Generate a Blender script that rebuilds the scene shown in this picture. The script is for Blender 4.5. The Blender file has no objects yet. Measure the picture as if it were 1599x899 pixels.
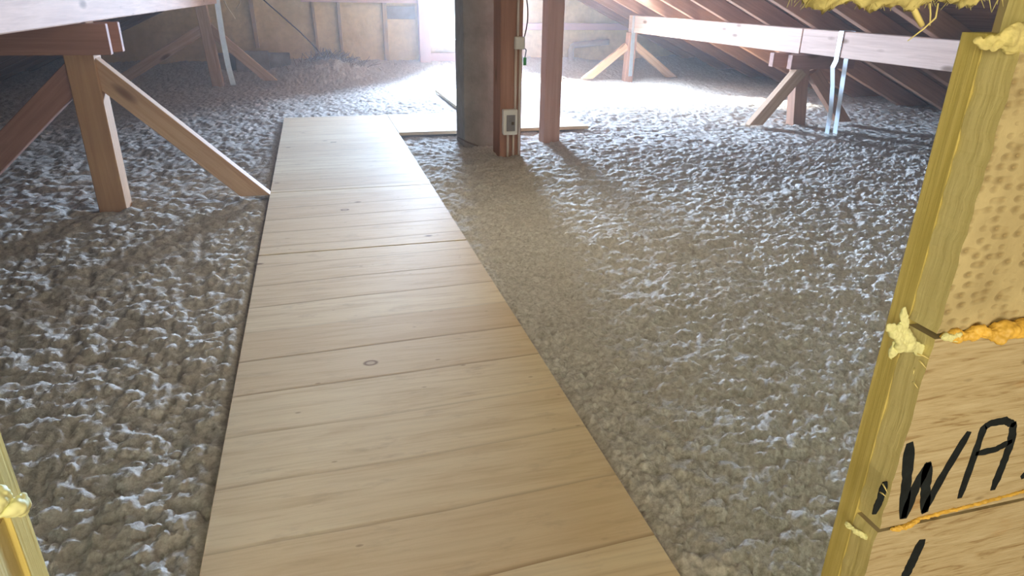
import bpy, bmesh, math, random
import numpy as np
from mathutils import Vector, Matrix

# ------------------------------------------------------------------ camera, sky, sun, lights, exposure
scene = bpy.context.scene
COL = scene.collection
cam_d = bpy.data.cameras.new('camera')
cam_d.sensor_width = 36.0
cam_d.lens = 36.0 * 1061.0 / 1599.0
cam_d.clip_start = 0.02
cam = bpy.data.objects.new('camera', cam_d)
COL.objects.link(cam)
right = Vector((0.96399, -0.26552, 0.01479))
up = Vector((0.09242, 0.38667, 0.91758))
back = right.cross(up)
cam.matrix_world = Matrix(((right.x, up.x, back.x, 0), (right.y, up.y, back.y, 0), (right.z, up.z, back.z, 1.0), (0, 0, 0, 1)))
scene.camera = cam
scene.view_settings.view_transform = 'Standard'
scene.view_settings.look = 'None'
scene.view_settings.gamma = 1
scene.view_settings.use_curve_mapping = False
scene.view_settings.exposure = 0.0

world = bpy.data.worlds.new('sky')
scene.world = world
world.use_nodes = True
bg = world.node_tree.nodes['Background']
bg.inputs[0].default_value = (0.72, 0.86, 1.0, 1)
bg.inputs[1].default_value = 4.0


def lamp(name, kind, loc, direction, energy, color, **kw):
    d = bpy.data.lights.new(name, kind)
    d.energy = energy
    d.color = color
    for k, v in kw.items():
        setattr(d, k, v)
    o = bpy.data.objects.new(name, d)
    COL.objects.link(o)
    o.location = loc
    o.rotation_euler = Vector(direction).to_track_quat('-Z', 'Y').to_euler()
    return o


SUN_DIR = (0.58, -0.81, -0.34)
lamp('sun', 'SUN', (0, 20, 5), SUN_DIR, 80.0, (1.0, 0.97, 0.9), angle=0.05)
# daylight from the bright sky outside the gable window
lamp('window_daylight', 'AREA', (2.02, 10.35, 1.05), (0, -1, -0.04), 850.0, (0.55, 0.72, 1.0), shape='RECTANGLE', size=0.95, size_y=1.2, spread=math.radians(95))
# lamp added for an assumed right-slope window, above the bright patch on the insulation
lamp('assumed_slope_lamp', 'AREA', (3.45, 7.6, 0.99), (0.20, -0.25, -1), 75.0, (0.68, 0.82, 1.0), shape='RECTANGLE', size=0.7, size_y=1.0, spread=math.radians(130))
# soft unseen fill added high above the walkway to brighten the near insulation
lamp('walkway_fill', 'AREA', (0.9, 3.0, 1.5), (-0.1, -0.25, -1), 11.5, (1.0, 0.88, 0.66), shape='RECTANGLE', size=0.7, size_y=0.9)
# broad unseen fill added behind the camera, raises the attic's ambient light
lamp('room_fill', 'AREA', (0.3, -2.3, 0.75), (0.0, 1, -0.02), 66.0, (1.0, 0.84, 0.62), shape='RECTANGLE', size=2.2, size_y=1.3)
# small unseen light added beside the camera to brighten the right jamb
lamp('jamb_fill', 'AREA', (-0.35, -0.25, 1.1), (1.0, 0.85, -0.45), 6.0, (1.0, 0.93, 0.60), shape='RECTANGLE', size=0.3, size_y=0.3)


# ------------------------------------------------------------------ helpers
def tag(o, label=None, cat=None, group=None, kind=None):
    if label: o['label'] = label
    if cat: o['category'] = cat
    if group: o['group'] = group
    if kind: o['kind'] = kind
    return o


def empty(name, loc, label, cat, group=None):
    o = bpy.data.objects.new(name, None)
    COL.objects.link(o)
    o.location = loc
    o.empty_display_size = 0.1
    return tag(o, label, cat, group)


def link(name, bm, m, parent=None, loc=None, smooth=False, rot=None):
    """loc in world space; converted when parented (parents are never rotated)"""
    me = bpy.data.meshes.new(name)
    bmesh.ops.recalc_face_normals(bm, faces=bm.faces[:])
    bm.to_mesh(me)
    bm.free()
    if m: me.materials.append(m)
    if smooth:
        for p in me.polygons: p.use_smooth = True
    o = bpy.data.objects.new(name, me)
    COL.objects.link(o)
    loc = Vector(loc) if loc is not None else Vector((0, 0, 0))
    if parent:
        o.parent = parent
        q = parent
        while q:
            loc = loc - q.location
            q = q.parent
    o.location = loc
    if rot is not None: o.rotation_euler = rot
    return o


def box_bm(bm, x0, x1, y0, y1, z0, z1, bev=0.0):
    vs = [bm.verts.new((x, y, z)) for x in (x0, x1) for y in (y0, y1) for z in (z0, z1)]
    idx = [(0, 1, 3, 2), (4, 6, 7, 5), (0, 4, 5, 1), (2, 3, 7, 6), (0, 2, 6, 4), (1, 5, 7, 3)]
    fs = [bm.faces.new([vs[i] for i in f]) for f in idx]
    if bev:
        es = list({e for f in fs for e in f.edges})
        bmesh.ops.bevel(bm, geom=es, offset=bev, segments=2, affect='EDGES', profile=0.6)
    return bm


def box(name, x0, x1, y0, y1, z0, z1, m, parent=None, bev=0.003, base='c'):
    c = Vector(((x0 + x1) / 2, (y0 + y1) / 2, z0))
    bm = box_bm(bmesh.new(), x0 - c.x, x1 - c.x, y0 - c.y, y1 - c.y, 0, z1 - z0, bev)
    return link(name, bm, m, parent, c)


def beam(name, p0, p1, w, h, m, parent=None, bev=0.004, upv=(0, 0, 1), skew0=None, skew1=None):
    """timber from p0 to p1, local X along its length, w across, h deep; skew0/1 = plane normals that cut the ends"""
    p0, p1 = Vector(p0), Vector(p1)
    d = p1 - p0
    L = d.length
    ex = d.normalized()
    u = Vector(upv)
    ey = u.cross(ex).normalized()
    ez = ex.cross(ey)
    rot = Matrix((ex, ey, ez)).transposed()
    bm = box_bm(bmesh.new(), 0, L, -w / 2, w / 2, -h / 2, h / 2, 0)
    inv = rot.transposed()
    for nrm, org, at0 in ((skew0, 0.0, True), (skew1, L, False)):
        if nrm is None: continue
        n = inv @ Vector(nrm)
        for v in bm.verts:
            if (v.co.x < L / 2) == at0:
                v.co.x = org - (n.y * v.co.y + n.z * v.co.z) / n.x
    if bev:
        bmesh.ops.bevel(bm, geom=bm.edges[:], offset=bev, segments=1, affect='EDGES')
    return link(name, bm, m, parent, p0, rot=rot.to_euler())


def tube_bm(bm, pts, r, n=8, caps=True):
    pts = [Vector(p) for p in pts]
    rings = []
    prev = None
    for i, p in enumerate(pts):
        t = (pts[min(i + 1, len(pts) - 1)] - pts[max(i - 1, 0)]).normalized()
        a = prev if prev else (Vector((0, 0, 1)) if abs(t.z) < 0.9 else Vector((1, 0, 0)))
        s = t.cross(a).normalized()
        a2 = s.cross(t).normalized()
        prev = a2
        rr = r[i] if isinstance(r, (list, tuple)) else r
        rings.append([bm.verts.new(p + (s * math.cos(k * 2 * math.pi / n) + a2 * math.sin(k * 2 * math.pi / n)) * rr) for k in range(n)])
    for a, b in zip(rings, rings[1:]):
        for k in range(n):
            bm.faces.new((a[k], a[(k + 1) % n], b[(k + 1) % n], b[k]))
    if caps:
        bm.faces.new(rings[0][::-1])
        bm.faces.new(rings[-1])
    return bm


def tube(name, pts, r, m, parent=None, n=8):
    o0 = Vector(pts[0])
    bm = tube_bm(bmesh.new(), [Vector(p) - o0 for p in pts], r, n)
    return link(name, bm, m, parent, o0, smooth=True)


def ribbon(name, pts, w, t, m, parent=None, wdir=(0, 1, 0)):
    """flat metal band through pts, w wide along wdir, t thick"""
    o0 = Vector(pts[0])
    P = [Vector(p) - o0 for p in pts]
    bm = bmesh.new()
    rings = []
    for i, p in enumerate(P):
        tg = (P[min(i + 1, len(P) - 1)] - P[max(i - 1, 0)]).normalized()
        s = Vector(wdir).normalized()
        n = tg.cross(s).normalized()
        rings.append([bm.verts.new(p + s * a * w / 2 + n * b * t / 2) for a, b in ((1, 1), (-1, 1), (-1, -1), (1, -1))])
    for a, b in zip(rings, rings[1:]):
        for k in range(4):
            bm.faces.new((a[k], a[(k + 1) % 4], b[(k + 1) % 4], b[k]))
    bm.faces.new(rings[0][::-1]); bm.faces.new(rings[-1])
    return link(name, bm, m, parent, o0)


# ------------------------------------------------------------------ numpy noise
def h2(ix, iy, s):
    a = (ix.astype(np.int64) * 374761393 + iy.astype(np.int64) * 668265263 + s * 974634777) & 0xffffffff
    a = ((a ^ (a >> 13)) * 1274126177) & 0xffffffff
    a = ((a ^ (a >> 16)) * 2246822519) & 0xffffffff
    return ((a ^ (a >> 15)) & 0xffffff) / float(0xffffff)


def vnoise(x, y, s=0):
    ix, iy = np.floor(x), np.floor(y)
    fx, fy = x - ix, y - iy
    fx = fx * fx * (3 - 2 * fx); fy = fy * fy * (3 - 2 * fy)
    a, b = h2(ix, iy, s), h2(ix + 1, iy, s)
    c, d = h2(ix, iy + 1, s), h2(ix + 1, iy + 1, s)
    return (a * (1 - fx) + b * fx) * (1 - fy) + (c * (1 - fx) + d * fx) * fy


def fbm(x, y, s=0, o=4):
    r, a, t = 0, 1.0, 0
    for i in range(o):
        r = r + a * vnoise(x * 2 ** i, y * 2 ** i, s + i); t += a; a *= 0.5
    return r / t


def lumps(x, y, cell, s=0, rad=0.75):
    x = x / cell; y = y / cell
    ix, iy = np.floor(x), np.floor(y)
    best = np.zeros_like(x)
    for dx in (-1, 0, 1):
        for dy in (-1, 0, 1):
            jx, jy = ix + dx, iy + dy
            px = jx + h2(jx, jy, s); py = jy + h2(jx, jy, s + 7)
            amp = 0.35 + 0.65 * h2(jx, jy, s + 13)
            d = (x - px) ** 2 + (y - py) ** 2
            best = np.maximum(best, amp * np.sqrt(np.maximum(0, 1 - d / (rad * rad))))
    return best


# ------------------------------------------------------------------ materials
class NT:
    def __init__(s, name, rough=0.7, spec=0.3):
        s.m = bpy.data.materials.new(name); s.m.use_nodes = True
        s.t = s.m.node_tree; s.b = s.t.nodes['Principled BSDF']
        s.b.inputs['Roughness'].default_value = rough
        s.b.inputs['Specular IOR Level'].default_value = spec
        s.tc = s.t.nodes.new('ShaderNodeTexCoord')

    def n(s, typ, ins=None, **kw):
        x = s.t.nodes.new('ShaderNode' + typ)
        for k, v in kw.items(): setattr(x, k, v)
        for k, v in (ins or {}).items():
            if isinstance(v, bpy.types.NodeSocket): s.t.links.new(v, x.inputs[k])
            else: x.inputs[k].default_value = v
        return x

    def obj(s): return s.tc.outputs['Object']

    def map(s, vec, scale=(1, 1, 1), loc=(0, 0, 0)):
        return s.n('Mapping', {'Vector': vec, 'Scale': scale, 'Location': loc}).outputs[0]

    def noise(s, vec, scale, detail=4, rough=0.55, dist=0):
        return s.n('TexNoise', {'Vector': vec, 'Scale': scale, 'Detail': detail, 'Roughness': rough, 'Distortion': dist}).outputs['Fac']

    def ramp(s, fac, stops, interp='LINEAR'):
        r = s.n('ValToRGB', {'Fac': fac}); r.color_ramp.interpolation = interp
        e = r.color_ramp.elements
        while len(e) < len(stops): e.new(0.5)
        for q, (p, c) in zip(e, stops):
            q.position = p; q.color = (c, c, c, 1) if isinstance(c, (int, float)) else tuple(c) + (1,)
        return r.outputs['Color']

    def mix(s, fac, a, b, mode='MIX'):
        x = s.n('Mix', data_type='RGBA', blend_type=mode)
        for i, v in ((0, fac), (6, a), (7, b)):
            if isinstance(v, bpy.types.NodeSocket): s.t.links.new(v, x.inputs[i])
            else: x.inputs[i].default_value = v if i == 0 else tuple(v) + (1,)
        return x.outputs[2]

    def math(s, op, a, b=0.0, c=0.0):
        x = s.n('Math', operation=op)
        for i, v in enumerate((a, b, c)):
            if isinstance(v, bpy.types.NodeSocket): s.t.links.new(v, x.inputs[i])
            else: x.inputs[i].default_value = v
        return x.outputs[0]

    def done(s, color, bump=None, strength=0.3, dist=0.01):
        if isinstance(color, bpy.types.NodeSocket): s.t.links.new(color, s.b.inputs['Base Color'])
        else: s.b.inputs['Base Color'].default_value = tuple(color) + (1,)
        if bump is not None:
            bn = s.n('Bump', {'Height': bump, 'Strength': strength, 'Distance': dist})
            s.t.links.new(bn.outputs[0], s.b.inputs['Normal'])
        return s.m


def timber(name, light, dark, knot=(0.18, 0.09, 0.04), knots=True, rough=0.75, grain=1.0, dusty=0.0, seed=0.0):
    """grain along local X"""
    t = NT(name, rough)
    info = t.n('ObjectInfo').outputs['Random']
    off = t.n('CombineXYZ', {'X': t.math('MULTIPLY', info, 37.0), 'Y': t.math('MULTIPLY', info, 11.0), 'Z': seed}).outputs[0]
    v = t.n('VectorMath', {0: t.obj(), 1: off}, operation='ADD').outputs[0]
    g1 = t.noise(t.map(v, (1.2, 22, 22)), 1.4, 5, 0.6, 0.6)
    g2 = t.noise(t.map(v, (3, 90, 90)), 1.0, 3, 0.6)
    big = t.noise(v, 2.2, 3)
    c = t.ramp(g1, [(0.3, dark), (0.62, light)])
    c = t.mix(0.25 * grain, c, t.ramp(g2, [(0.35, dark), (0.6, light)]))
    c = t.mix(t.ramp(big, [(0.4, 0.0), (0.75, 0.35)]), c, dark)
    if knots:
        vo = t.n('TexVoronoi', {'Vector': t.map(v, (1.6, 5.0, 5.0)), 'Scale': 1.6, 'Randomness': 1.0})
        k = t.ramp(vo.outputs['Distance'], [(0.0, 1.0), (0.10, 0.8), (0.2, 0.0)])
        c = t.mix(k, c, knot)
    if dusty:
        dn = t.noise(v, 9, 5)
        c = t.mix(t.ramp(dn, [(0.35, 0.0), (0.7, dusty)]), c, (0.34, 0.31, 0.28))
    return t.done(c, g1, 0.25, 0.004)


M = {}
M['timber'] = timber('sawn_timber', (0.62, 0.42, 0.26), (0.42, 0.25, 0.13))
M['purlin'] = timber('pale_purlin', (0.66, 0.46, 0.35), (0.48, 0.31, 0.23))
M['post'] = timber('trestle_timber', (0.55, 0.33, 0.16), (0.40, 0.22, 0.10), knots=False)
M['red'] = timber('reddish_timber', (0.43, 0.23, 0.165), (0.30, 0.145, 0.10))
M['pink'] = timber('pinkish_post', (0.52, 0.30, 0.21), (0.40, 0.21, 0.14), knots=False)
M['rafter'] = timber('rafter_timber', (0.50, 0.27, 0.16), (0.34, 0.17, 0.10), knots=False)
M['stud'] = timber('stud_timber', (0.50, 0.34, 0.17), (0.32, 0.20, 0.10), knots=False, dusty=0.4)


def deck_mat(name='roof_boards', k=1.0):
    t = NT(name, 0.85)
    v = t.obj()
    w = t.n('SeparateXYZ', {0: v})
    pl = t.math('FRACT', t.math('MULTIPLY', w.outputs['X'], 7.5))
    seam = t.ramp(pl, [(0.0, 0.0), (0.03, 1.0)])
    idx = t.math('FLOOR', t.math('MULTIPLY', w.outputs['X'], 7.5))
    rnd = t.n('TexWhiteNoise', {'W': idx}, noise_dimensions='1D').outputs['Value']
    g = t.noise(t.map(v, (25, 1.2, 25)), 1.5, 5)
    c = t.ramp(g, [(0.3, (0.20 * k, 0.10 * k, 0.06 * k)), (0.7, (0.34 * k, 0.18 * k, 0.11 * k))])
    c = t.mix(t.math('MULTIPLY', rnd, 0.35), c, (0.22 * k, 0.12 * k, 0.08 * k))
    c = t.mix(seam, (0.05, 0.03, 0.02), c)
    return t.done(c, seam, 0.4, 0.004)


M['deck'] = deck_mat()
M['deck_shaded'] = deck_mat('shaded_roof_boards', 0.4)  # darker copy of the roof boards, dimness of the left slope painted in
M['rafter_shaded'] = timber('shaded_rafter_timber', (0.22, 0.13, 0.09), (0.14, 0.08, 0.05), knots=False)  # left rafters: shade of that side put into the timber colour


def gable_mat():
    t = NT('gable_panels', 0.9)
    v = t.obj()
    n1 = t.noise(v, 1.6, 5, 0.6)
    n2 = t.noise(v, 14, 4, 0.6)
    c = t.ramp(n1, [(0.35, (0.58, 0.42, 0.20)), (0.65, (0.78, 0.60, 0.32))])
    c = t.mix(t.ramp(n2, [(0.4, 0.0), (0.7, 0.3)]), c, (0.36, 0.26, 0.14))
    return t.done(c, n2, 0.3, 0.01)


M['gable'] = gable_mat()


def board_mat():
    """pale pine panel glued from planks that run across the walkway (local X), world-scale object coordinates"""
    t = NT('pine_panel', 0.72, 0.14)
    v = t.obj()
    w = t.n('SeparateXYZ', {0: v})
    info = t.n('ObjectInfo').outputs['Random']
    wob = t.math('MULTIPLY', t.math('SUBTRACT', t.noise(t.map(v, (1.0, 0.3, 1)), 1.2, 2), 0.5), 0.05)
    tilt = t.math('MULTIPLY', w.outputs['X'], -0.035)
    yy = t.math('MULTIPLY', t.math('ADD', t.math('ADD', w.outputs['Y'], wob), tilt), 5.2)
    fr = t.math('FRACT', yy)
    idx = t.math('ADD', t.math('FLOOR', yy), t.math('MULTIPLY', info, 51.0))
    rnd = t.n('TexWhiteNoise', {'W': idx}, noise_dimensions='1D').outputs['Value']
    off = t.n('CombineXYZ', {'X': t.math('MULTIPLY', rnd, 9.0), 'Y': t.math('MULTIPLY', info, 3.0)}).outputs[0]
    v2 = t.n('VectorMath', {0: v, 1: off}, operation='ADD').outputs[0]
    g1 = t.noise(t.map(v2, (1.0, 9, 1)), 2.2, 5, 0.6, 1.2)
    g2 = t.noise(t.map(v2, (2.5, 70, 1)), 1.6, 4, 0.6, 0.4)
    c = t.ramp(g1, [(0.30, (0.63, 0.50, 0.31)), (0.50, (0.77, 0.65, 0.44)), (0.75, (0.83, 0.73, 0.51))])
    c = t.mix(0.22, c, t.ramp(g2, [(0.35, (0.44, 0.31, 0.17)), (0.55, (0.76, 0.62, 0.42))]))
    c = t.mix(t.math('MULTIPLY', rnd, 0.5), c, (0.56, 0.39, 0.22))
    seam = t.math('MULTIPLY', t.ramp(fr, [(0.0, 1.0), (0.02, 0.7), (0.06, 0.0)]), t.ramp(rnd, [(0.2, 0.25), (0.8, 0.8)]))
    c = t.mix(seam, c, (0.34, 0.24, 0.15))
    st = t.noise(t.map(v, (3, 9, 1)), 2.0, 5, 0.7)
    c = t.mix(t.ramp(st, [(0.56, 0.0), (0.70, 0.4)]), c, (0.42, 0.31, 0.2))
    vo = t.n('TexVoronoi', {'Vector': t.map(v2, (2.2, 4.4, 1)), 'Scale': 1.5, 'Randomness': 1.0})
    k = t.ramp(vo.outputs['Distance'], [(0.0, 1.0), (0.04, 0.8), (0.075, 0.0)])
    c = t.mix(k, c, (0.20, 0.12, 0.07))
    vo2 = t.n('TexVoronoi', {'Vector': t.map(v2, (4, 9, 1), (3.3, 1.7, 0)), 'Scale': 2.0, 'Randomness': 1.0})
    k2 = t.ramp(vo2.outputs['Distance'], [(0.0, 0.7), (0.045, 0.5), (0.075, 0.0)])
    c = t.mix(k2, c, (0.30, 0.19, 0.11))
    # one ring-shaped knot with a dark rim
    d = t.n('VectorMath', {0: t.map(v, (1.0, 1.35, 0.0)), 1: (-0.063, 0.115, 0.0)}, operation='DISTANCE').outputs['Value']
    ring = t.ramp(d, [(0.0, 0.35), (0.010, 0.2), (0.0155, 0.9), (0.0185, 0.9), (0.024, 0.0)])
    c = t.mix(ring, c, (0.22, 0.13, 0.07))
    return t.done(c, t.math('ADD', t.math('MULTIPLY', g2, 0.3), t.math('MULTIPLY', seam, -1.0)), 0.25, 0.003)


M['board'] = board_mat()


def wool_mat():
    t = NT('loose_cellulose', 1.0, 0.05)
    v = t.obj()
    n1 = t.noise(v, 60, 6, 0.7)
    n2 = t.noise(v, 3.0, 3)
    n3 = t.noise(v, 220, 3, 0.7)
    c = t.ramp(n1, [(0.32, (0.34, 0.32, 0.28)), (0.62, (0.68, 0.66, 0.61))])
    c = t.mix(t.ramp(n2, [(0.4, 0.0), (0.7, 0.35)]), c, (0.50, 0.45, 0.38))
    return t.done(c, t.math('ADD', n1, t.math('MULTIPLY', n3, 0.35)), 0.55, 0.008)


M['wool'] = wool_mat()


def concrete_mat():
    t = NT('grey_render', 0.95, 0.1)
    v = t.obj()
    n1 = t.noise(v, 5, 5, 0.6); n2 = t.noise(v, 60, 3)
    c = t.ramp(n1, [(0.3, (0.17, 0.15, 0.13)), (0.7, (0.30, 0.27, 0.24))])
    return t.done(c, n2, 0.4, 0.004)


M['concrete'] = concrete_mat()


def plain(name, col, rough=0.6, spec=0.3, var=0.12, scale=20, bump=0.2, metal=0.0):
    t = NT(name, rough, spec)
    n1 = t.noise(t.obj(), scale, 4)
    c = t.ramp(n1, [(0.3, tuple(x * (1 - var) for x in col)), (0.7, tuple(min(1, x * (1 + var)) for x in col))])
    t.b.inputs['Metallic'].default_value = metal
    return t.done(c, n1, bump, 0.003)


M['plastic'] = plain('white_plastic', (0.72, 0.68, 0.62), 0.5, bump=0.02, var=0.04)
M['screen'] = plain('grey_window', (0.22, 0.20, 0.20), 0.2, bump=0.0, var=0.1)
M['conduit'] = plain('pvc_conduit', (0.66, 0.56, 0.48), 0.5, bump=0.02, var=0.04)
M['green'] = plain('green_tag', (0.05, 0.30, 0.10), 0.5, bump=0.02)
M['cable'] = plain('dark_cable', (0.10, 0.07, 0.05), 0.6, bump=0.02)
M['steel'] = plain('galvanised_band', (0.62, 0.70, 0.76), 0.4, 0.5, var=0.08, bump=0.05, metal=0.55)
M['dust'] = plain('dusty_slab', (0.26, 0.22, 0.18), 0.95, 0.1, 0.3, 6, 0.5)
M['straw'] = plain('pale_twig', (0.62, 0.50, 0.30), 0.8, 0.1, 0.15, 30)
M['frame'] = plain('painted_window_frame', (0.62, 0.42, 0.36), 0.6, 0.2, 0.06, 5)
M['ink'] = plain('black_paint', (0.012, 0.018, 0.022), 0.7, 0.2, 0.3, 60, 0.1)
M['pipe'] = plain('grey_pipe', (0.34, 0.26, 0.20), 0.7, 0.2, 0.1, 10)
M['straw_y'] = plain('yellow_splinter', (0.80, 0.70, 0.30), 0.8, 0.1, 0.1, 60)


def yellow_ply(name, a, b, axis='Z'):
    t = NT(name, 0.75, 0.2)
    v = t.obj()
    sc = {'Z': (60, 60, 2.0), 'X': (2.0, 60, 60)}[axis]
    g = t.noise(t.map(v, sc), 2.0, 5, 0.6, 0.3)
    n = t.noise(v, 25, 5, 0.65)
    c = t.ramp(g, [(0.3, a), (0.65, b)])
    c = t.mix(t.ramp(n, [(0.5, 0.0), (0.75, 0.35)]), c, a)
    return t.done(c, t.math('ADD', g, t.math('MULTIPLY', n, 0.5)), 0.35, 0.004)


M['ply_edge'] = yellow_ply('ply_edge', (0.60, 0.50, 0.15), (0.76, 0.65, 0.24))
M['sawn_edge'] = yellow_ply('sawn_edge', (0.64, 0.56, 0.24), (0.80, 0.72, 0.36))


def plank_face(name, waffle):
    t = NT(name, 0.75, 0.2)
    v = t.obj()
    g = t.noise(t.map(v, (4, 1, 42)), 2.0, 5, 0.6, 1.4)
    n = t.noise(v, 16, 5, 0.6)
    fine = t.noise(t.map(v, (12, 1, 180)), 2.0, 3)
    if waffle:
        wv = t.n('TexVoronoi', {'Vector': t.map(v, (55, 1, 90)), 'Scale': 1.0, 'Randomness': 0.45}, feature='SMOOTH_F1').outputs['Distance']
        dent = t.ramp(wv, [(0.12, 1.0), (0.40, 0.0)])
        c = t.ramp(n, [(0.3, (0.44, 0.37, 0.20)), (0.7, (0.62, 0.54, 0.30))])
        c = t.mix(t.math('MULTIPLY', dent, 0.6), c, (0.34, 0.25, 0.11))
        h = t.math('ADD', t.math('MULTIPLY', dent, -1.0), t.math('MULTIPLY', n, 0.6))
        return t.done(c, h, 0.6, 0.006)
    c = t.ramp(g, [(0.33, (0.30, 0.21, 0.10)), (0.45, (0.50, 0.42, 0.25)), (0.7, (0.60, 0.53, 0.35))])
    c = t.mix(0.2, c, t.ramp(fine, [(0.4, (0.38, 0.28, 0.14)), (0.6, (0.66, 0.57, 0.38))]))
    st = t.noise(t.map(v, (7, 1, 14)), 1.3, 3)
    c = t.mix(t.ramp(st, [(0.6, 0.0), (0.75, 0.6)]), c, (0.44, 0.24, 0.08))
    vo = t.n('TexVoronoi', {'Vector': t.map(v, (9, 1, 22)), 'Scale': 1.0})
    c = t.mix(t.ramp(vo.outputs['Distance'], [(0.0, 0.9), (0.06, 0.6), (0.12, 0.0)]), c, (0.14, 0.09, 0.04))
    return t.done(c, t.math('ADD', g, fine), 0.4, 0.003)


M['face_waffle'] = plank_face('rough_plank_face', True)
M['face_plank'] = plank_face('planed_plank_face', False)
M['foam_o'] = plain('amber_foam', (0.78, 0.50, 0.09), 0.45, 0.4, 0.22, 30, 0.4)
M['foam_p'] = plain('pale_foam', (0.78, 0.80, 0.42), 0.6, 0.3, 0.08, 40, 0.3)
M['mineral'] = plain('yellow_wool', (0.66, 0.60, 0.26), 0.95, 0.1, 0.25, 70, 0.8)
M['room'] = plain('room_board', (0.55, 0.46, 0.28), 0.9, 0.1, 0.1, 4)

# ------------------------------------------------------------------ the setting
RX = 1.19            # ridge line
PZ = 0.77           # underside of rafters over the purlins
SL = 0.455          # roof slope
YF, YB = 0.55, 0.61  # hatch wall, near and far face
YG = 10.0           # gable wall
DK = 0.17           # rafter depth measured vertically


def roof_z(x): return PZ + SL * (2.84 - abs(x - RX))      # underside of rafters


def struct(o):
    o['kind'] = 'structure'
    return o


struct(box('floor', -4.4, 7.4, 0.55, 10.3, -0.42, -0.30, M['room'], bev=0))
struct(box('floor', -4.4, 7.4, -2.6, 0.55, -1.3, -1.2, M['room'], bev=0))
for side, s in (('right', 1), ('left', -1)):
    bm = bmesh.new()
    x1 = RX + s * 5.75
    z0 = roof_z(RX) + DK; z1 = roof_z(x1) + DK
    c = Vector((RX, 0, z0))
    ys = (-2.6, YG + 0.3)
    vs = [bm.verts.new(p) for p in ((0, ys[0], 0), (x1 - RX, ys[0], z1 - z0), (x1 - RX, ys[1], z1 - z0), (0, ys[1], 0),
                                    (0, ys[0], .05), (x1 - RX, ys[0], z1 - z0 + .05), (x1 - RX, ys[1], z1 - z0 + .05), (0, ys[1], .05))]
    for f in ((0, 1, 2, 3), (4, 7, 6, 5), (0, 4, 5, 1), (1, 5, 6, 2), (2, 6, 7, 3), (3, 7, 4, 0)): bm.faces.new([vs[i] for i in f])
    o = link('ceiling', bm, M['deck' if s == 1 else 'deck_shaded'], None, c)
    struct(o)
    o['label'] = 'brown boarded underside of the %s roof slope' % side

# gable wall with the window opening
WX0, WX1, WZ0, WZ1 = 1.57, 2.47, 0.36, 1.6


def prism(name, poly, y0, y1, m, parent=None, bev=0):
    """polygon in XZ extruded along Y"""
    cx = sum(p[0] for p in poly) / len(poly); cz = min(p[1] for p in poly)
    bm = bmesh.new()
    a = [bm.verts.new((p[0] - cx, y0 - (y0 + y1) / 2, p[1] - cz)) for p in poly]
    b = [bm.verts.new((p[0] - cx, y1 - (y0 + y1) / 2, p[1] - cz)) for p in poly]
    bm.faces.new(a); bm.faces.new(b[::-1])
    n = len(poly)
    for i in range(n): bm.faces.new((a[i], b[i], b[(i + 1) % n], a[(i + 1) % n]))
    if bev: bmesh.ops.bevel(bm, geom=bm.edges[:], offset=bev, segments=2, affect='EDGES')
    return link(name, bm, m, parent, (cx, (y0 + y1) / 2, cz))


def rz(x): return roof_z(x) + DK + 0.02


def wall_with_hole(name, y0, y1, hx0, hx1, hz0, hz1, zb, m):
    xl, xr = -4.3, 7.3
    bm = bmesh.new()
    polys = [[(xl, zb), (hx0, zb), (hx0, rz(hx0)), (xl, max(rz(xl), zb + .01))],
             [(hx1, zb), (xr, zb), (xr, max(rz(xr), zb + .01)), (hx1, rz(hx1))] if hx1 >= RX else
             [(hx1, zb), (xr, zb), (xr, max(rz(xr), zb + .01)), (RX, rz(RX)), (hx1, rz(hx1))],
             [(hx0, zb), (hx1, zb), (hx1, hz0), (hx0, hz0)],
             [(hx0, hz1), (hx1, hz1), (hx1, rz(hx1)), (hx0, rz(hx0))]]
    if hx0 > RX: polys[0] = [(xl, zb), (hx0, zb), (hx0, rz(hx0)), (RX, rz(RX)), (xl, max(rz(xl), zb + .01))]
    for poly in polys:
        a = [bm.verts.new((p[0], y0, p[1])) for p in poly]
        b = [bm.verts.new((p[0], y1, p[1])) for p in poly]
        bm.faces.new(a); bm.faces.new(b[::-1])
        n = len(poly)
        for i in range(n): bm.faces.new((a[i], b[i], b[(i + 1) % n], a[(i + 1) % n]))
    return struct(link(name, bm, m))


wall_with_hole('wall_far', YG, YG + 0.12, WX0, WX1, WZ0, WZ1, -0.4, M['gable'])
wall_with_hole('wall_front', YF + 0.012, YB - 0.008, -0.335, 0.69, -0.35, 1.06, -1.2, M['room'])
struct(box('wall_back', -4.3, 7.3, -2.75, -2.6, -1.3, 2.2, M['room'], bev=0))
struct(box('wall_left', -2.6, -2.5, -2.6, YF, -1.2, 0.55, M['room'], bev=0))
struct(box('wall_right', 4.0, 4.1, -2.6, YF, -1.2, 1.3, M['room'], bev=0))
struct(box('wall_left', -4.35, -4.25, YF, YG + .1, -0.4, 0.05, M['room'], bev=0))
struct(box('wall_right', 7.1, 7.2, YF, YG + .1, -0.4, 0.1, M['room'], bev=0))

# window frame, rails and sill
wf = bmesh.new()
for a in ((WX0, WX0 + .04, WZ0, WZ1), (WX1 - .04, WX1, WZ0, WZ1), (WX0, WX1, WZ1 - .04, WZ1), (WX0, WX1, WZ0, WZ0 + .035)):
    box_bm(wf, a[0], a[1], YG + 0.02, YG + 0.08, a[2], a[3], 0.004)
win = struct(link('window_1', wf, M['plastic']))


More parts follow.
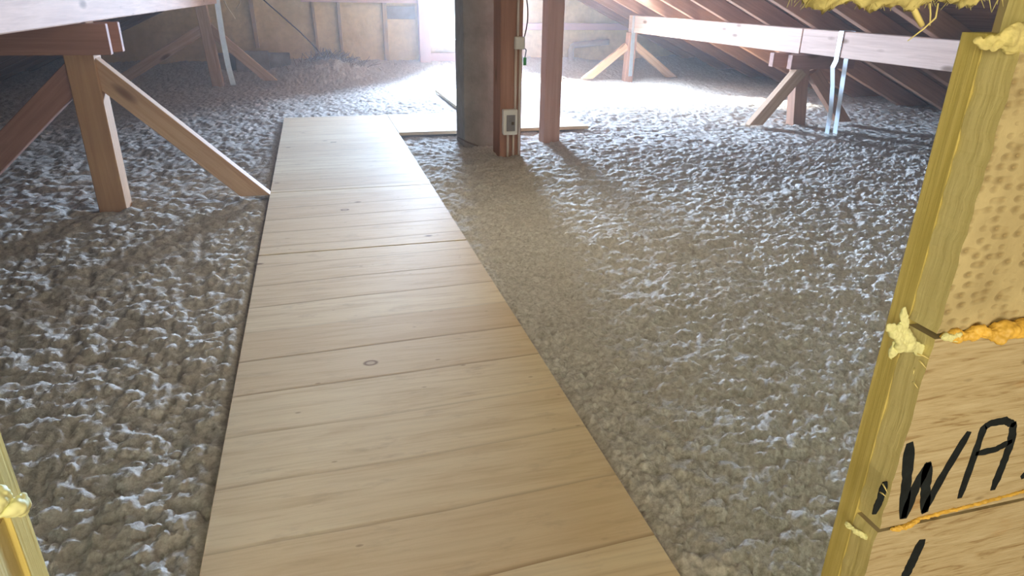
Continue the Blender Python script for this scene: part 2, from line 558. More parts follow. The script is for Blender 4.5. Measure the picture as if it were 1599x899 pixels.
# ------------------------------------------------------------------ loose insulation
def insulation():
    ys = [0.60]
    while ys[-1] < YG - 0.01:
        y = ys[-1]; ys.append(y + 0.0048 + (y - .6) * 0.0028)
    ys[-1] = YG - 0.003
    # finer mesh near the hatch: the columns fan out with the distance
    U, Y = np.meshgrid(np.linspace(0, 1, 900), np.array(ys))
    xl = np.maximum(-(0.9 + 0.75 * Y), -3.45); xr = np.minimum(0.9 + 1.25 * Y, 6.5)
    X = xl + (xr - xl) * U
    wx = X + 0.016 * (fbm(X * 30, Y * 30, 3, 4) - .5) * 2
    wy = Y + 0.016 * (fbm(X * 30, Y * 30, 9, 4) - .5) * 2
    patch = fbm(X * 1.3, Y * 1.3, 40, 3)
    rough = 0.90 - 0.25 * np.clip((Y - 2) / 3, 0, 1) + 0.15 * (X < -.3)
    Z = (-0.058 + 0.05 * (fbm(X * 1.1, Y * 1.1, 21, 3) - .5)
         + 0.012 * rough * (fbm(X * 5, Y * 5, 27, 3) - .5) * 2
         + rough * ((0.006 + 0.024 * patch) * lumps(wx, wy, 0.070, 1) + 0.018 * lumps(wx, wy, 0.036, 2)
         + 0.011 * lumps(wx, wy, 0.018, 5)) + 0.007 * lumps(wx, wy, 0.0095, 8) + 0.008 * (fbm(X * 110, Y * 110, 60, 3) - .5))
    # banked up along the gable and the eaves
    Z += 0.16 * np.clip((Y - 8.7) / 1.3, 0, 1) ** 1.3 * (0.6 + 0.8 * fbm(X * 1.6, Y * 1.6, 77, 3))
    Z += 0.05 * np.clip((X - 4.6) / 1.2, 0, 1) + 0.10 * np.clip((-1.9 - X) / 1.0, 0, 1)
    Z += 0.17 * np.exp(-(((X - 0.15) / 0.45) ** 2 + ((Y - 9.4) / 0.5) ** 2)) * (0.7 + 0.6 * fbm(X * 8, Y * 8, 5, 3))
    # pressed flat and low under the walkway panels
    def rect(x0, x1, y0, y1, m):
        dx = np.maximum(np.maximum(x0 - X, X - x1), 0); dy = np.maximum(np.maximum(y0 - Y, Y - y1), 0)
        return np.clip(1 - np.hypot(dx, dy) / m, 0, 1)
    k = np.maximum.reduce([rect(-.295, .575, .5, 6.2, .035), rect(.57, 2.15, 5.35, 6.2, .035), rect(1.28, 2.15, 6.2, 7.9, .035)])
    Z = np.where(k >= 1, -0.05, np.minimum(Z, Z * (1 - k) + k * -0.032))
    # level at the post feet
    ny, nx = X.shape
    co = np.stack([X, Y, Z], -1).reshape(-1, 3)
    i = np.arange((ny - 1) * (nx - 1)); r, c = i // (nx - 1), i % (nx - 1)
    a = r * nx + c
    q = np.stack([a, a + 1, a + nx + 1, a + nx], -1)
    me = bpy.data.meshes.new('loose_insulation')
    me.vertices.add(len(co)); me.vertices.foreach_set('co', co.ravel())
    me.loops.add(q.size); me.loops.foreach_set('vertex_index', q.ravel().astype(np.int32))
    me.polygons.add(len(q)); me.polygons.foreach_set('loop_start', np.arange(0, q.size, 4, dtype=np.int32))
    me.polygons.foreach_set('use_smooth', np.ones(len(q), dtype=bool))
    me.update()
    me.materials.append(M['wool'])
    o = bpy.data.objects.new('loose_insulation', me); COL.objects.link(o)
    tag(o, 'grey clumpy loose-fill insulation spread over the attic floor around the walkway', 'insulation', kind='stuff')


insulation()


# ------------------------------------------------------------------ walkway panels
def panel(x0, x1, y0, y1, label, sk=0.0, z=0.0):
    bm = bmesh.new()
    cx, cy = (x0 + x1) / 2, (y0 + y1) / 2
    box_bm(bm, x0 - cx, x1 - cx, y0 - cy, y1 - cy, -0.026 + z, z, 0.0015)
    for v in bm.verts: v.co.y += sk * v.co.x
    o = link('walkway_panel', bm, M['board'], None, (cx, cy, 0))
    tag(o, label, 'board', 'pale pine walkway panels')
    return o


panel(-.295, .575, .62, 2.782, 'largest pale pine walkway panel, nearest the hatch, with a ring-shaped knot')
panel(-.295, .575, 2.792, 3.762, 'second pale pine walkway panel, just beyond the dark cross gap', 0)
panel(-.295, .575, 3.768, 6.20, 'long pine walkway panel ending at the turn of the path', 0)
panel(.579, 2.15, 5.35, 6.20, 'bright pine panel crossing to the right behind the central columns', 0)
panel(1.28, 2.15, 6.206, 7.85, 'sunlit pine panel leading on towards the gable window', 0)


# ------------------------------------------------------------------ rafters
def rafter(y, side, label):
    s = 1 if side == 'right' else -1
    xe = RX + s * 5.3
    xa = RX + s * 0.05
    za, ze = roof_z(xa) + DK / 2, roof_z(xe) + DK / 2
    h = (DK - 0.006) * math.cos(math.atan(SL))
    o = beam('rafter', (xa, y, za), (xe, y, ze), 0.07, h, M['rafter' if s == 1 else 'rafter_shaded'], None, 0.004)
    tag(o, label, 'rafter', 'rafters of the %s roof slope' % side)


ORD = ['first', 'second', 'third', 'fourth', 'fifth', 'sixth', 'seventh', 'eighth', 'ninth', 'tenth', 'eleventh']
ry = [3.93, 4.54, 5.15, 5.80, 6.48, 7.15, 7.82, 8.50, 9.20, 9.85]
for i, y in enumerate(ry):
    rafter(y, 'right', 'brown sloping rafter on the right, %s in the row counted from the hatch' % ORD[i])
for i, y in enumerate(ry[1:]):
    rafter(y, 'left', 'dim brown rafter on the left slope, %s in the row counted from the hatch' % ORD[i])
o = beam('ridge_beam', (RX, -2.5, 2.07), (RX, YG - 0.01, 2.07), 0.08, 0.18, M['rafter'])
tag(o, 'long ridge timber above the central posts', 'beam')

# ------------------------------------------------------------------ purlins
def purlin(x0, x1, ya, yb, z0, z1, label, m=None):
    o = beam('purlin', ((x0 + x1) / 2, ya, (z0 + z1) / 2), ((x0 + x1) / 2, yb, (z0 + z1) / 2), x1 - x0, z1 - z0, m or M['purlin'], None, 0.005)
    tag(o, label, 'beam', 'pale purlin beams')
    return o


purlin(3.98, 4.08, 0.62, 5.225, .575, .768, 'pale knotty purlin beam on the right, nearer piece running behind the hatch frame')
purlin(3.98, 4.08, 5.232, 8.72, .565, .768, 'pale purlin beam on the right, farther piece beyond the butt joint')
purlin(-1.10, -.98, 0.62, 8.86, .852, 1.05, 'pale pinkish purlin beam crossing the top left corner')


# ------------------------------------------------------------------ trestles under the purlins
def cut_prism(name, poly, y0, y1, m, parent): return prism(name, poly, y0, y1, m, parent, 0.003)


def timber_xz(name, a, b, wd, y, th, m, parent, sk0=None, sk1=None):
    """plank in the XZ plane at depth y: centreline a->b, width wd, thickness th"""
    return beam(name, (a[0], y, a[1]), (b[0], y, b[1]), th, wd, m, parent, 0.003, upv=(0, 0, 1), skew0=sk0, skew1=sk1)


# left near trestle
t = empty('purlin_trestle', (-1.045, 3.76, -0.05), 'large timber trestle at the left with two diagonal braces and a double cross tie', 'trestle', 'trestles under the purlins')
bpost = beam('post', (-1.045, 3.76, -0.06), (-1.045, 3.76, .852), 0.125, 0.125, M['post'], t, 0.004, upv=(0, 1, 0))
timber_xz('brace', (-1.00, .64), (-.365, .0), .105, 3.755, .075, M['timber'], t, sk0=(1, 0, 0), sk1=(0, 0, 1))
timber_xz('brace', (-1.09, .62), (-1.78, .0), .115, 3.755, .075, M['red'], t, sk0=(1, 0, 0), sk1=(0, 0, 1))
timber_xz('tie_plank', (-.895, .782), (-1.72, .782), .135, 3.672, .042, M['red'], t)
timber_xz('tie_plank', (-.885, .782), (-1.72, .782), .135, 3.85, .042, M['red'], t)

# left far trestle
t = empty('purlin_trestle', (-1.13, 8.8, 0.0), 'small distant timber trestle at the left with two diagonal braces before the gable wall', 'trestle', 'trestles under the purlins')
beam('post', (-1.10, 8.8, -0.08), (-1.16, 8.8, .852), 0.12, 0.12, M['timber'], t, upv=(0, 1, 0))
timber_xz('brace', (-1.08, .56), (-.52, .02), .11, 8.79, .07, M['timber'], t, sk0=(1, 0, 0), sk1=(0, 0, 1))
timber_xz('brace', (-1.18, .58), (-2.10, .05), .11, 8.79, .07, M['timber'], t, sk0=(1, 0, 0))

# right near trestle
t = empty('purlin_trestle', (4.12, 5.26, -0.05), 'timber trestle under the joint of the right purlin with splayed legs', 'trestle', 'trestles under the purlins')
beam('post', (4.13, 5.30, -0.08), (4.05, 5.30, .565), 0.125, 0.11, M['rafter'], t, upv=(0, 1, 0))
timber_xz('brace', (4.04, .43), (3.66, -.02), .105, 5.25, .075, M['timber'], t, sk1=(0, 0, 1))
timber_xz('brace', (4.16, .42), (4.58, -.02), .105, 5.25, .075, M['rafter'], t, sk1=(0, 0, 1))
timber_xz('tie_plank', (3.865, .505), (4.5, .505), .115, 5.18, .06, M['red'], t)
timber_xz('tie_plank', (3.84, .505), (4.5, .505), .115, 5.40, .06, M['red'], t)

# right far trestle
t = empty('purlin_trestle', (3.98, 8.62, 0.0), 'hazy distant timber trestle carrying the far end of the right purlin', 'trestle', 'trestles under the purlins')
beam('post', (3.97, 8.62, -0.08), (3.99, 8.62, .565), 0.11, 0.11, M['pink'], t, upv=(0, 1, 0))
timber_xz('brace', (3.93, .40), (3.40, .0), .09, 8.62, .06, M['timber'], t, sk1=(0, 0, 1))
timber_xz('brace', (4.03, .42), (4.62, .0), .09, 8.62, .06, M['timber'], t, sk1=(0, 0, 1))

# ------------------------------------------------------------------ central columns
# grey pillar
bm = box_bm(bmesh.new(), -.124, .124, -.15, .15, 0, 2.14, 0.01)
o = link('pillar', bm, M['concrete'], None, (1.124, 5.03, -0.08))
tag(o, 'broad grey rendered pillar left of the reddish wooden column', 'pillar')
column = beam('timber_column', (1.255, 4.643, -0.08), (1.255, 4.643, 2.0), 0.15, 0.196, M['red'], None, 0.005, upv=(0, 1, 0))
tag(column, 'reddish wooden column with boxes and conduits on its face', 'post')
o = beam('timber_column', (1.668, 4.94, -0.08), (1.668, 4.94, 2.0), 0.125, 0.125, M['pink'], None, 0.005, upv=(0, 1, 0))
tag(o, 'plain pinkish wooden post standing alone right of the central pillar', 'post')

# electrics on the reddish column (front face y = 4.545)
FY = 4.545
jb = empty('junction_box', (1.30, FY, .70), 'small pale square junction box high on the reddish column', 'junction box')
box('housing', 1.268, 1.338, FY - .032, FY - .001, .665, .745, M['plastic'], jb, .006)
box('lid', 1.273, 1.333, FY - .038, FY - .032, .670, .740, M['plastic'], jb, .004)
sb = empty('switch_box', (1.235, FY, .10), 'pale switch box with a dark window low on the reddish column', 'switch box')
box('housing', 1.19, 1.292, FY - .05, FY - .001, .115, .285, M['plastic'], sb, .010)
w_ = box('viewing_window', 1.212, 1.272, FY - .056, FY - .05, .142, .250, M['screen'], sb, .003)
w_['label'] = 'dark grey viewing window'
box('toggle', 1.245, 1.262, FY - .064, FY - .056, .185, .205, M['cable'], sb, .002)
for x, z0, z1, lab in ((1.292, .745, 1.95, 'pale conduit rising above the junction box on the reddish column'),
                       (1.281, .285, .665, 'left pale conduit between the junction box and the switch box'),
                       (1.312, -.04, .665, 'right pale conduit running from the junction box to the insulation'),
                       (1.232, -.04, .115, 'left short conduit below the switch box'),
                       (1.272, -.04, .115, 'middle short conduit below the switch box')):
    o = tube('conduit', [(x, FY - .011, z0), (x, FY - .011, (z0 + z1) / 2), (x, FY - .011, z1)], .0085, M['conduit'])
    tag(o, lab, 'conduit', 'conduits on the reddish column')
pts = []
for i in range(14):
    u = i / 13
    pts.append((1.325 + .035 * math.sin(u * 3.1) - 0 * u, FY - .012 + .02 * u, 1.05 - u * .36))
o = tube('hanging_cable', pts + [(1.352, FY - .01, .66), (1.343, FY - .012, .615)], .004, M['cable'])
tag(o, 'thin dark cable looping beside the junction box', 'cable')
o = box('green_tag', 1.333, 1.353, FY - .016, FY - .008, .565, .615, M['green'], None, .002)
tag(o, 'small green tag hanging from the dark cable below the junction box', 'tag')
# short stick leaning at the pillar's foot
o = tube('splinter', [(.955, 4.90, .035), (1.02, 4.86, .005), (1.09, 4.83, -.02)], .006, M['cable'])
tag(o, 'short dark splinter lying at the foot of the grey pillar', 'stick')

# ------------------------------------------------------------------ steel straps
def strap(x0, x1, y, ztop, label, pf, pb):
    s = ribbon('steel_strap', pf + [(x0, y, ztop - .22), (x0, y, ztop), (x0 + .003, y, ztop + .003), (x1, y, ztop + .003), (x1 + .003, y, ztop)] + pb,   .05, .0025, M['steel'])
    tag(s, label, 'strap', 'steel bands around the purlins')


strap(3.976, 4.082, 4.76, .770, 'bent steel band looped over the right purlin and reaching the floor',
      [(4.06, 4.80, -.03), (4.045, 4.79, .15), (4.00, 4.77, .35), (3.965, 4.77, .50)],
      [(4.086, 4.78, .55), (4.10, 4.78, .3), (4.13, 4.79, -.03)])
o = ribbon('steel_strap', [(-.93, 8.70, -.02), (-.955, 8.70, .2), (-.972, 8.70, .5), (-.974, 8.70, .80), (-.974, 8.70, 1.05)], .06, .003, M['steel'], None, (1, .3, 0))
tag(o, 'dull metal band hanging down beside the distant left trestle', 'strap', 'steel bands around the purlins')
o = ribbon('steel_strap', [(3.972, 8.53, .03), (3.970, 8.53, .3), (3.974, 8.54, .565), (3.974, 8.54, .765)], .06, .003, M['steel'], None, (1, .3, 0))
tag(o, 'thin metal band on the hazy far trestle of the right purlin', 'strap', 'steel bands around the purlins')

# ------------------------------------------------------------------ gable wall details
def stud(x, z0, z1, w, d, label, m=None, lean=0):
    o = beam('wall_batten', (x + lean, YG - d / 2 - .001, z0), (x, YG - d / 2 - .001, z1), w, d, m or M['stud'], None, .003, upv=(0, 1, 0))
    tag(o, label, 'batten', 'battens on the gable wall')


stud(-.73, .30, 1.2, .05, .05, 'upright batten on the gable wall left of the diagonal wire', None, .03)
stud(.02, -.1, 1.5, .035, .05, 'slim upright batten on the gable wall behind the diagonal wire', None, .05)
stud(.37, -.1, 1.5, .04, .05, 'upright batten on the gable wall above the straw heap')
stud(.97, -.1, 1.5, .06, .04, 'upright batten on the gable wall midway between the straw heap and window post')
stud(3.28, -.05, .62, .045, .06, 'dusky upright batten on the gable wall right of the window', M['pink'])
o = beam('window_post', (1.485, 9.90, -.15), (1.485, 9.90, 1.5), .15, .12, M['frame'], None, .004, upv=(0, 1, 0))
tag(o, 'pinkish thick post left of the bright gable window', 'post')
o = beam('wall_rail', (-.1, 9.92, .90), (1.40, 9.92, .90), .05, .075, M['frame'], None, .003)
tag(o, 'pinkish horizontal rail at the top of the gable wall left of the window', 'rail')
o = beam('wall_rail', (1.565, 9.93, .17), (2.9, 9.93, .17), .05, .105, M['frame'], None, .003)
tag(o, 'pinkish low rail under the bright gable window', 'rail')
o = beam('wall_rail', (1.565, 9.95, .31), (2.9, 9.95, .31), .04, .035, M['frame'], None, .003)
tag(o, 'slim window board directly below the bright opening', 'rail')
o = beam('wall_rail', (2.65, 9.94, .575), (4.6, 9.94, .575), .06, .09, M['frame'], None, .003)
tag(o, 'pale horizontal rail on the gable wall right of the central post', 'rail')
# framed access panel
ap = empty('wall_panel', (1.18, YG, .0), 'framed grey-topped panel on the gable wall beside the window post', 'panel')
box('panel_sheet', .99, 1.38, YG - .018, YG - .002, .06, .82, M['gable'], ap, .002)
box('top_strip', .99, 1.38, YG - .024, YG - .018, .66, .82, M['dust'], ap, .002)
o = box('wall_panel', .05, .34, YG - .02, YG - .002, .0, .36, M['gable'], None, .003)
tag(o, 'small tan board fixed low between two battens on the gable wall', 'panel')
# dusty slabs against the wall
o = box('dusty_slab', -1.20, -.30, 9.55, 9.72, -.1, .26, M['dust'], None, .02)
tag(o, 'dusty grey-brown block standing behind the distant left trestle', 'block')
o = box('dusty_slab', -.95, -.55, 9.45, 9.53, -.1, .295, M['dust'], None, .01)
tag(o, 'thin dusty sheet leaning before the grey-brown block', 'sheet')
# bent pipe on the right part of the wall
pp = [(3.62, 9.86, -.08), (3.62, 9.86, .15), (3.62, 9.86, .26), (3.635, 9.86, .305), (3.67, 9.86, .325), (3.78, 9.86, .335), (4.05, 9.86, .36), (4.2, 9.86, .37)]
o = tube('bent_pipe', pp, .042, M['pipe'], None, 12)
tag(o, 'brownish bent pipe on the gable wall left of the far right trestle', 'pipe')
o = tube('guy_wire', [(-.62, 9.80, .95), (-.15, 9.6, .52), (.25, 9.3, .10), (.30, 9.2, .02)], .008, M['cable'])
tag(o, 'thin dark diagonal wire in front of the gable wall', 'wire')
rnd = random.Random(4)
for (a, lab) in ((((-.93, 8.6, 1.15), (-.91, 8.6, .95), (-.87, 8.6, .82), (-.80, 8.6, .70)), 'pale twig hanging down beside the metal band, the longer of two'),
                 (((-.72, 8.62, 1.1), (-.70, 8.6, .95), (-.73, 8.6, .86), (-.78, 8.6, .80)), 'pale curled twig hanging at the top, the shorter of two')):
    o = tube('hanging_twig', a, [.011, .010, .008, .004], M['straw'], None, 6)
    tag(o, lab, 'twig', 'twigs hanging near the distant left trestle')
# straw heap: dried stalks poking out of the mound, each too fine to count
bm = bmesh.new()
for i in range(140):
    x = .17 + rnd.gauss(0, .2); y = 9.35 + rnd.gauss(0, .12)
    z = .11 + .16 * math.exp(-((x - .15) / .4) ** 2)
    a = rnd.uniform(-.6, 1.3); L = rnd.uniform(.08, .2)
    p = Vector((x, y, z - .05)); q = p + Vector((math.sin(a) * L, rnd.uniform(-.05, .05), math.cos(a) * L * .7))
    tube_bm(bm, [p, (p + q) / 2 + Vector((0, .01, .005)), q], [.004, .004, .002], 4)
o = link('straw_heap', bm, M['dust'])
tag(o, 'dusty heap of dry stalks on the insulation below the gable wall', 'straw', kind='stuff')

# ------------------------------------------------------------------ hatch frame close to the camera
def lumpy(name, pts, radii, m, parent=None, seed=0, amp=.25, flat=1.0, res=10):
    """irregular squeezed-foam body: displaced spheres strung along pts (in the XZ plane), welded by voxel-free union of skins"""
    bm = bmesh.new()
    rr = random.Random(seed)
    base = Vector(pts[0])
    P = [Vector(p) - base for p in pts]
    rings = []
    n = res
    # dense resample
    Q, Rr = [], []
    for i in range(len(P) - 1):
        for k in range(5):
            u = k / 5
            Q.append(P[i].lerp(P[i + 1], u)); Rr.append(radii[i] * (1 - u) + radii[i + 1] * u)
    Q.append(P[-1]); Rr.append(radii[-1])
    Q = [Q[0] - (Q[1] - Q[0]).normalized() * Rr[0] * .7] + Q + [Q[-1] + (Q[-1] - Q[-2]).normalized() * Rr[-1] * .7]
    Rr = [Rr[0] * .35] + Rr + [Rr[-1] * .35]
    for i, (p, r) in enumerate(zip(Q, Rr)):
        tg = (Q[min(i + 1, len(Q) - 1)] - Q[max(i - 1, 0)]).normalized()
        s = tg.cross(Vector((0, 1, 0))).normalized()
        ring = []
        for k in range(n):
            a = 2 * math.pi * k / n
            r2 = r * (1 + amp * (rr.random() - .5) * 1.2 + amp * .6 * math.sin(i * 1.1 + seed))
            ring.append(bm.verts.new(p + s * math.cos(a) * r2 + Vector((0, -1, 0)) * math.sin(a) * r2 * flat))
        rings.append(ring)
    for a, b in zip(rings, rings[1:]):
        for k in range(n): bm.faces.new((a[k], a[(k + 1) % n], b[(k + 1) % n], b[k]))
    bm.faces.new(rings[0][::-1]); bm.faces.new(rings[-1])
    o = link(name, bm, m, parent, base, smooth=True)
    md = o.modifiers.new('smooth', 'SUBSURF'); md.levels = 3; md.render_levels = 3
    tx = bpy.data.textures.new('lumps', 'CLOUDS'); tx.noise_scale = max(radii) * 1.1; tx.noise_depth = 2
    dm = o.modifiers.new('lumps', 'DISPLACE'); dm.texture = tx; dm.strength = max(radii) * .9; dm.mid_level = .5; dm.texture_coords = 'LOCAL'
    return o


def rough_plank(name, x0, x1, z0, z1, y0, y1, m, label, seed):
    """board seen face-on with a ragged sawn left edge"""
    bm = bmesh.new()
    rr = random.Random(seed)
    cx, cz = (x0 + x1) / 2, z0
    n = 26
    left = []
    for i in range(n + 1):
        u = i / n
        left.append((x0 + rr.uniform(-.0016, .0016), z0 + (z1 - z0) * u))
    poly = left + [(x1, z1), (x1, z0)]
    a = [bm.verts.new((p[0] - cx, y0, p[1] - cz)) for p in poly]
    b = [bm.verts.new((p[0] - cx, y1, p[1] - cz)) for p in poly]
    bm.faces.new(a); bm.faces.new(b[::-1])
    for i in range(len(poly)): bm.faces.new((a[i], b[i], b[(i + 1) % len(poly)], a[(i + 1) % len(poly)]))
    for v in bm.verts: v.co.y -= y0
    o = link(name, bm, m, None, (cx, y0, cz))
    o.data.materials.append(M['sawn_edge'])
    for p in o.data.polygons:
        if abs(p.normal.x) > .7: p.material_index = 1
    tag(o, label, 'plank', 'planks of the hatch wall')
    return o


# right jamb: smooth outer strip and the sawn strip next to the planks
o = box('jamb_strip', .6618, .700, .582, .612, -.35, .970, M['ply_edge'], None, .001)
tag(o, 'smooth ochre upright strip forming the far edge of the right hatch jamb', 'jamb', 'upright strips of the hatch jambs')
rough_plank('hatch_plank', .663, 1.35, .648, .960, .541  , .5815, M['face_waffle'], 'rough yellow plank with a pitted face above the thick amber foam', 1)
lp = rough_plank('hatch_plank', .663, 1.35, .357, .640, .542  , .5815, M['face_plank'], 'yellow grained plank painted with the black letters WA', 2)
bp = rough_plank('hatch_plank', .663, 1.35, -.1, .350, .543  , .5815, M['face_plank'], 'lowest yellow grained plank with a single black stroke at the right bottom', 3)
rough_plank('hatch_plank', .676, 1.35, .968, 1.4, .552, .580, M['face_waffle'], 'short upper plank set back above the pitted plank in the top right corner', 4)
box_o = box('hatch_header', -.34, .675, .562, .606, 1.035, 1.14, M['sawn_edge'], None, .002)
tag(box_o, 'pale timber header closing the hatch opening just above the view', 'beam')

# painted letters, strokes given on the plank face plane as (x, z)
CAMF = 1061.0


def on_face(px, py, y=.541):
    rx, ry, rz_ = px - 799.5, -(py - 449.5), -CAMF
    d = right * rx + up * ry + back * rz_
    k = y / d.y
    return (d.x * k, 1.0 + d.z * k)


def stroke_part(name, parent, strokes, y, m):
    bm = bmesh.new()
    t = .0006
    o0 = parent.location
    for pts, w in strokes:
        P = [Vector((on_face(*p)[0], 0, on_face(*p)[1])) for p in pts]
        # round dabs and segments, merged silhouettes
        Q = []
        for i in range(len(P) - 1):
            for k in range(6): Q.append(P[i].lerp(P[i + 1], k / 6))
        Q.append(P[-1])
        rnd_ = random.Random(len(pts) * 7 + int(w * 1000))
        Lv, Rv = [], []
        for i, p in enumerate(Q):
            tg = (Q[min(i + 1, len(Q) - 1)] - Q[max(i - 1, 0)]).normalized()
            nrm = Vector((-tg.z, 0, tg.x))
            e = w / 2 * (1 + rnd_.uniform(-.12, .12)) * (.62 if i in (0, len(Q) - 1) else (.9 if i in (1, len(Q) - 2) else 1))
            if i == 0: p = p - tg * w * .3
            if i == len(Q) - 1: p = p + tg * w * .3
            Lv.append(p + nrm * e); Rv.append(p - nrm * e)
        def V(p, yy): return bm.verts.new((p.x - o0.x, yy - o0.y, p.z - o0.z))
        a = [[V(p, y - t) for p in Lv], [V(p, y - t) for p in Rv], [V(p, y + t) for p in Rv], [V(p, y + t) for p in Lv]]
        n = len(Q)
        for i in range(n - 1):
            for k in range(4):
                q = (k + 1) % 4
                bm.faces.new((a[k][i], a[k][i + 1], a[q][i + 1], a[q][i]))
        for i in (0, n - 1): bm.faces.new([a[k][i] for k in range(4)])
    ob = link(name, bm, m, parent, o0)
    ob['label'] = 'black brushed lettering'
    return ob


WY = .542
stroke_part('lettering', lp, [
    ([(1421, 696), (1417, 745), (1411, 805)], 0.0158),
    ([(1413, 806), (1430, 762), (1449, 727)], 0.0149),
    ([(1449, 727), (1446, 762), (1445, 797)], 0.0158),
    ([(1444, 797), (1470, 748), (1512, 678)], 0.0128),
    ([(1500, 775), (1521, 715), (1537, 668), (1548, 661), (1570, 657), (1583, 663)], 0.0112),
    ([(1583, 663), (1580, 690), (1567, 725), (1552, 762)], 0.0128),
    ([(1527, 708), (1555, 702), (1578, 690)], 0.0105),
    ([(1367, 800), (1376, 778), (1382, 756)], 0.0112),
    ([(1598, 744), (1606, 738)], 0.0112),
], WY, M['ink'])
stroke_part('lettering', bp, [([(1413, 905), (1427, 876), (1440, 848)], 0.0171)], .543, M['ink'])


def F(px, py, y): 
    x, z = on_face(px, py, y)
    return (x, y, z)


# foam beads in the joints
o = lumpy('foam_bead', [F(1470, 525, .54), F(1500, 523, .538), F(1530, 519, .535), F(1560, 520, .532), F(1600, 512, .532), F(1660, 506, .532)],
          [.004, .0075, .0085, .0125, .0115, .012], M['foam_o'], None, 3, .30, .9)
tag(o, 'thick amber foam bead in the joint above the lettered plank', 'foam', 'foam in the hatch wall joints')
o = lumpy('foam_bead', [F(1392, 826, .542), F(1412, 823, .540), F(1440, 808, .541), F(1500, 793, .5415), F(1560, 777, .5415), F(1650, 752, .5415)],
          [.003, .0045, .0030, .0026, .0028, .0030], M['foam_o'], None, 5, .25, .9)
tag(o, 'thin amber foam line below the letters WA', 'foam', 'foam in the hatch wall joints')
o = lumpy('foam_dab', [F(1474, 527, .536), F(1497, 526, .535)], [.0055, .0060], M['foam_p'], None, 8, .3, .6)
tag(o, 'small cream foam dab on the start of the thick amber bead', 'foam', 'foam in the hatch wall joints')
sp = empty('foam_splash', F(1415, 540, .553), 'pale green-yellow star-shaped foam splash on the right jamb', 'foam', 'foam in the hatch wall joints')
for nm, pts, rad, sd in (('lobe', [(1400, 515), (1413, 535), (1440, 546)], [.009, .012, .006], 2),
                         ('lobe', [(1412, 482), (1411, 512), (1413, 530)], [.004, .006, .009], 3),
                         ('lobe', [(1408, 530), (1394, 550), (1391, 560)], [.010, .006, .003], 4),
                         ('lobe', [(1388, 508), (1400, 518), (1415, 528)], [.004, .008, .009], 6)):
    lumpy(nm, [F(p[0], p[1], .553) for p in pts], rad, M['foam_p'], sp, sd, .3, .5)
o = lumpy('foam_dab', [F(1322, 818, .575), F(1334, 828, .565), F(1352, 838, .556)], [.0035, .004, .0045], M['foam_p'], None, 12, .3, .8)
tag(o, 'narrow pale foam dab low on the right jamb', 'foam', 'foam in the hatch wall joints')

# splinters on the sawn edge
for i, (a, b) in enumerate((((1432, 552), (1452, 561)), ((1434, 562), (1446, 575)), ((1428, 575), (1426, 584)), ((1425, 596), (1433, 606)), ((1378, 755), (1386, 770)), ((1374, 768), (1384, 776)))):
    pos = ('just below the star-shaped foam, uppermost', 'below the star-shaped foam, second from top', 'under the two splinters by the foam', 'lowest of those below the star-shaped foam', 'beside the small black mark, the upper', 'beside the small black mark, lower')[i]
    o = tube('wood_splinter', [F(a[0], a[1], .540), F((a[0] + b[0]) / 2, (a[1] + b[1]) / 2 - 1, .535), F(b[0], b[1], .533)], [.0011, .0009, .0004], M['straw_y'], None, 5)
    tag(o, 'tiny pale wood splinter on the sawn edge, ' + pos, 'splinter', 'wood splinters on the hatch edge')

# mineral wool tuft under the header, top right
def wool_tuft(name, x0, x1, y0, y1, zt, zb_, m, label, seed):
    nx_, ny_ = 90, 16
    bm = bmesh.new()
    V = {}
    ii, jj = np.meshgrid(np.arange(nx_ + 1), np.arange(ny_ + 1), indexing='ij')
    nz = fbm(ii * .16, jj * .3, seed, 4); n2 = vnoise(ii * .9, jj * .9, seed + 5)
    c = Vector(((x0 + x1) / 2, (y0 + y1) / 2, zt))
    for i in range(nx_ + 1):
        for j in range(ny_ + 1):
            u, v = i / nx_, j / ny_
            e = min(1, min(u, 1 - u) * 9) ** .5
            cross = math.sin(math.pi * v) ** .6
            z = zt - (zt - zb_) * cross * e * (.45 + .8 * nz[i, j]) - .004 * n2[i, j] * cross
            V[i, j] = bm.verts.new((x0 + (x1 - x0) * u - c.x, y0 + (y1 - y0) * v - c.y + (n2[i, j] - .5) * .006, z - c.z))
    for i in range(nx_):
        for j in range(ny_): bm.faces.new((V[i, j], V[i + 1, j], V[i + 1, j + 1], V[i, j + 1]))
    top = [V[i, 0] for i in range(nx_ + 1)] + [V[i, ny_] for i in range(nx_, -1, -1)]
    bm.faces.new(top)
    rr = random.Random(seed)
    for i in range(150):
        u = rr.uniform(.03, .97); x = x0 + (x1 - x0) * u - c.x
        y = rr.uniform(y0 + .01, y1 - .01) - c.y
        p = Vector((x, y, (zb_ - zt) * .75)); q = p + Vector((rr.uniform(-.008, .008), rr.uniform(-.005, .005), -rr.uniform(.003, .014)))
        tube_bm(bm, [p, q], [.0006, .0003], 3)
    o = link(name, bm, m, None, c, smooth=True)
    return tag(o, label, 'insulation')


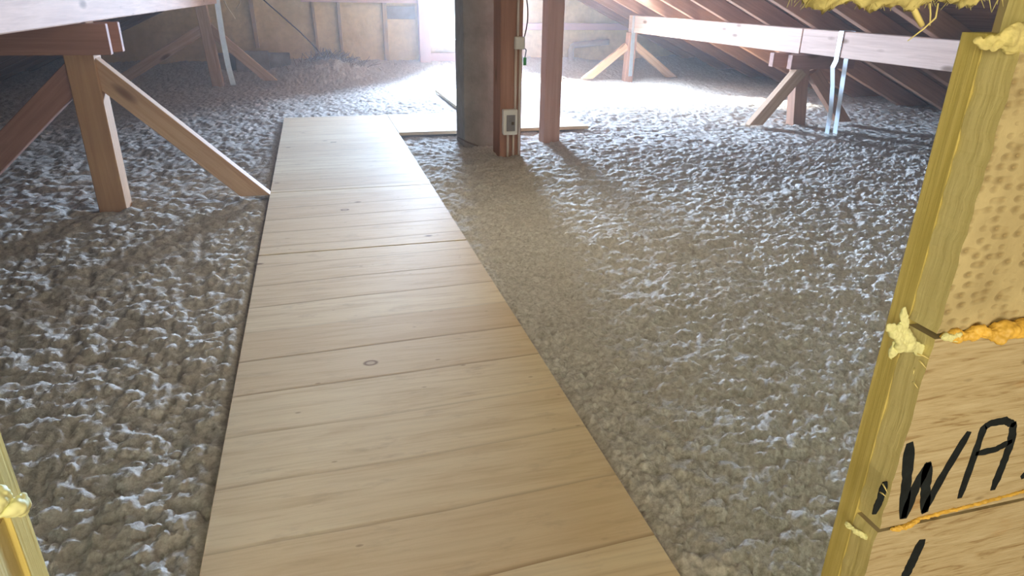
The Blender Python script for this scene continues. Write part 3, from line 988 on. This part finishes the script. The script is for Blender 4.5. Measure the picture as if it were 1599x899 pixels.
wool_tuft('wool_tuft', .42, .668, .565, .612, 1.036, .993, M['mineral'], 'yellow mineral wool tuft hanging below the header in the top right', 6)
for pts, r, lab in (([(1424, 8), (1432, 25), (1440, 40)], [.0028, .0030, .0026], 'short thick yellow straw hanging from the wool tuft'),
                    ([(1452, 5), (1453, 22), (1452, 40)], [.0008, .0008, .0006], 'thin upright straw hanging from the wool tuft'),
                    ([(1465, 5), (1461, 28), (1441, 46), (1417, 64)], [.0008, .0009, .0008, .0005], 'long bent straw trailing left from the wool tuft')):
    o = tube('hanging_straw', [F(p[0], p[1], .585) for p in pts], r, M['straw_y'], None, 6)
    tag(o, lab, 'straw', 'straws hanging from the wool tuft')
# torn wool at the notch between the upper plank and the pitted plank
o = lumpy('foam_bead', [F(1524, 64, .556), F(1548, 70, .548), F(1575, 60, .545), (.80, .545, .965)], [.003, .007, .012, .012], M['mineral'], None, 21, .4, .5)
tag(o, 'torn yellow fibre wad in the notch at the top of the pitted plank', 'foam', 'foam in the hatch wall joints')

# left jamb
o = box('jamb_strip', -.345, -.303, .582, .612, -.35, 1.03, M['ply_edge'], None, .001)
tag(o, 'ochre upright strip at the far edge of the left hatch jamb', 'jamb', 'upright strips of the hatch jambs')
rough_plank('hatch_plank', -.95, -.308, .585, 1.1, .542  , .5815, M['face_waffle'], 'upper plank of the hatch wall left of the opening', 7)
rough_plank('hatch_plank', -.95, -.308, -.1, .560, .542  , .5815, M['face_plank'], 'yellow grained plank in the bottom left corner below the foam', 8)
o = lumpy('foam_splash', [F(-30, 775, .55), F(0, 785, .548), F(18, 790, .552), F(26, 800, .565)], [.014, .014, .011, .007], M['foam_p'], None, 9, .4, .8)
tag(o, 'pale foam lump on the left jamb at the picture edge', 'foam', 'foam in the hatch wall joints')

# ------------------------------------------------------------------ dust haze hanging in the attic air
hm = bpy.data.materials.new('dust_haze'); hm.use_nodes = True
for q in list(hm.node_tree.nodes): hm.node_tree.nodes.remove(q)
vo_ = hm.node_tree.nodes.new('ShaderNodeVolumeScatter')
vo_.inputs['Color'].default_value = (0.95, 0.95, 0.95, 1)
vo_.inputs['Density'].default_value = 0.0075
vo_.inputs['Anisotropy'].default_value = 0.45
out_ = hm.node_tree.nodes.new('ShaderNodeOutputMaterial')
hm.node_tree.links.new(vo_.outputs[0], out_.inputs['Volume'])
o = box('dust_haze', -3.0, 6.3, .75, 9.99, -.2, 1.9, hm, None, 0)
o['kind'] = 'stuff'
o['label'] = 'thin dusty haze hanging in the attic air before the bright window'
o['category'] = 'haze'
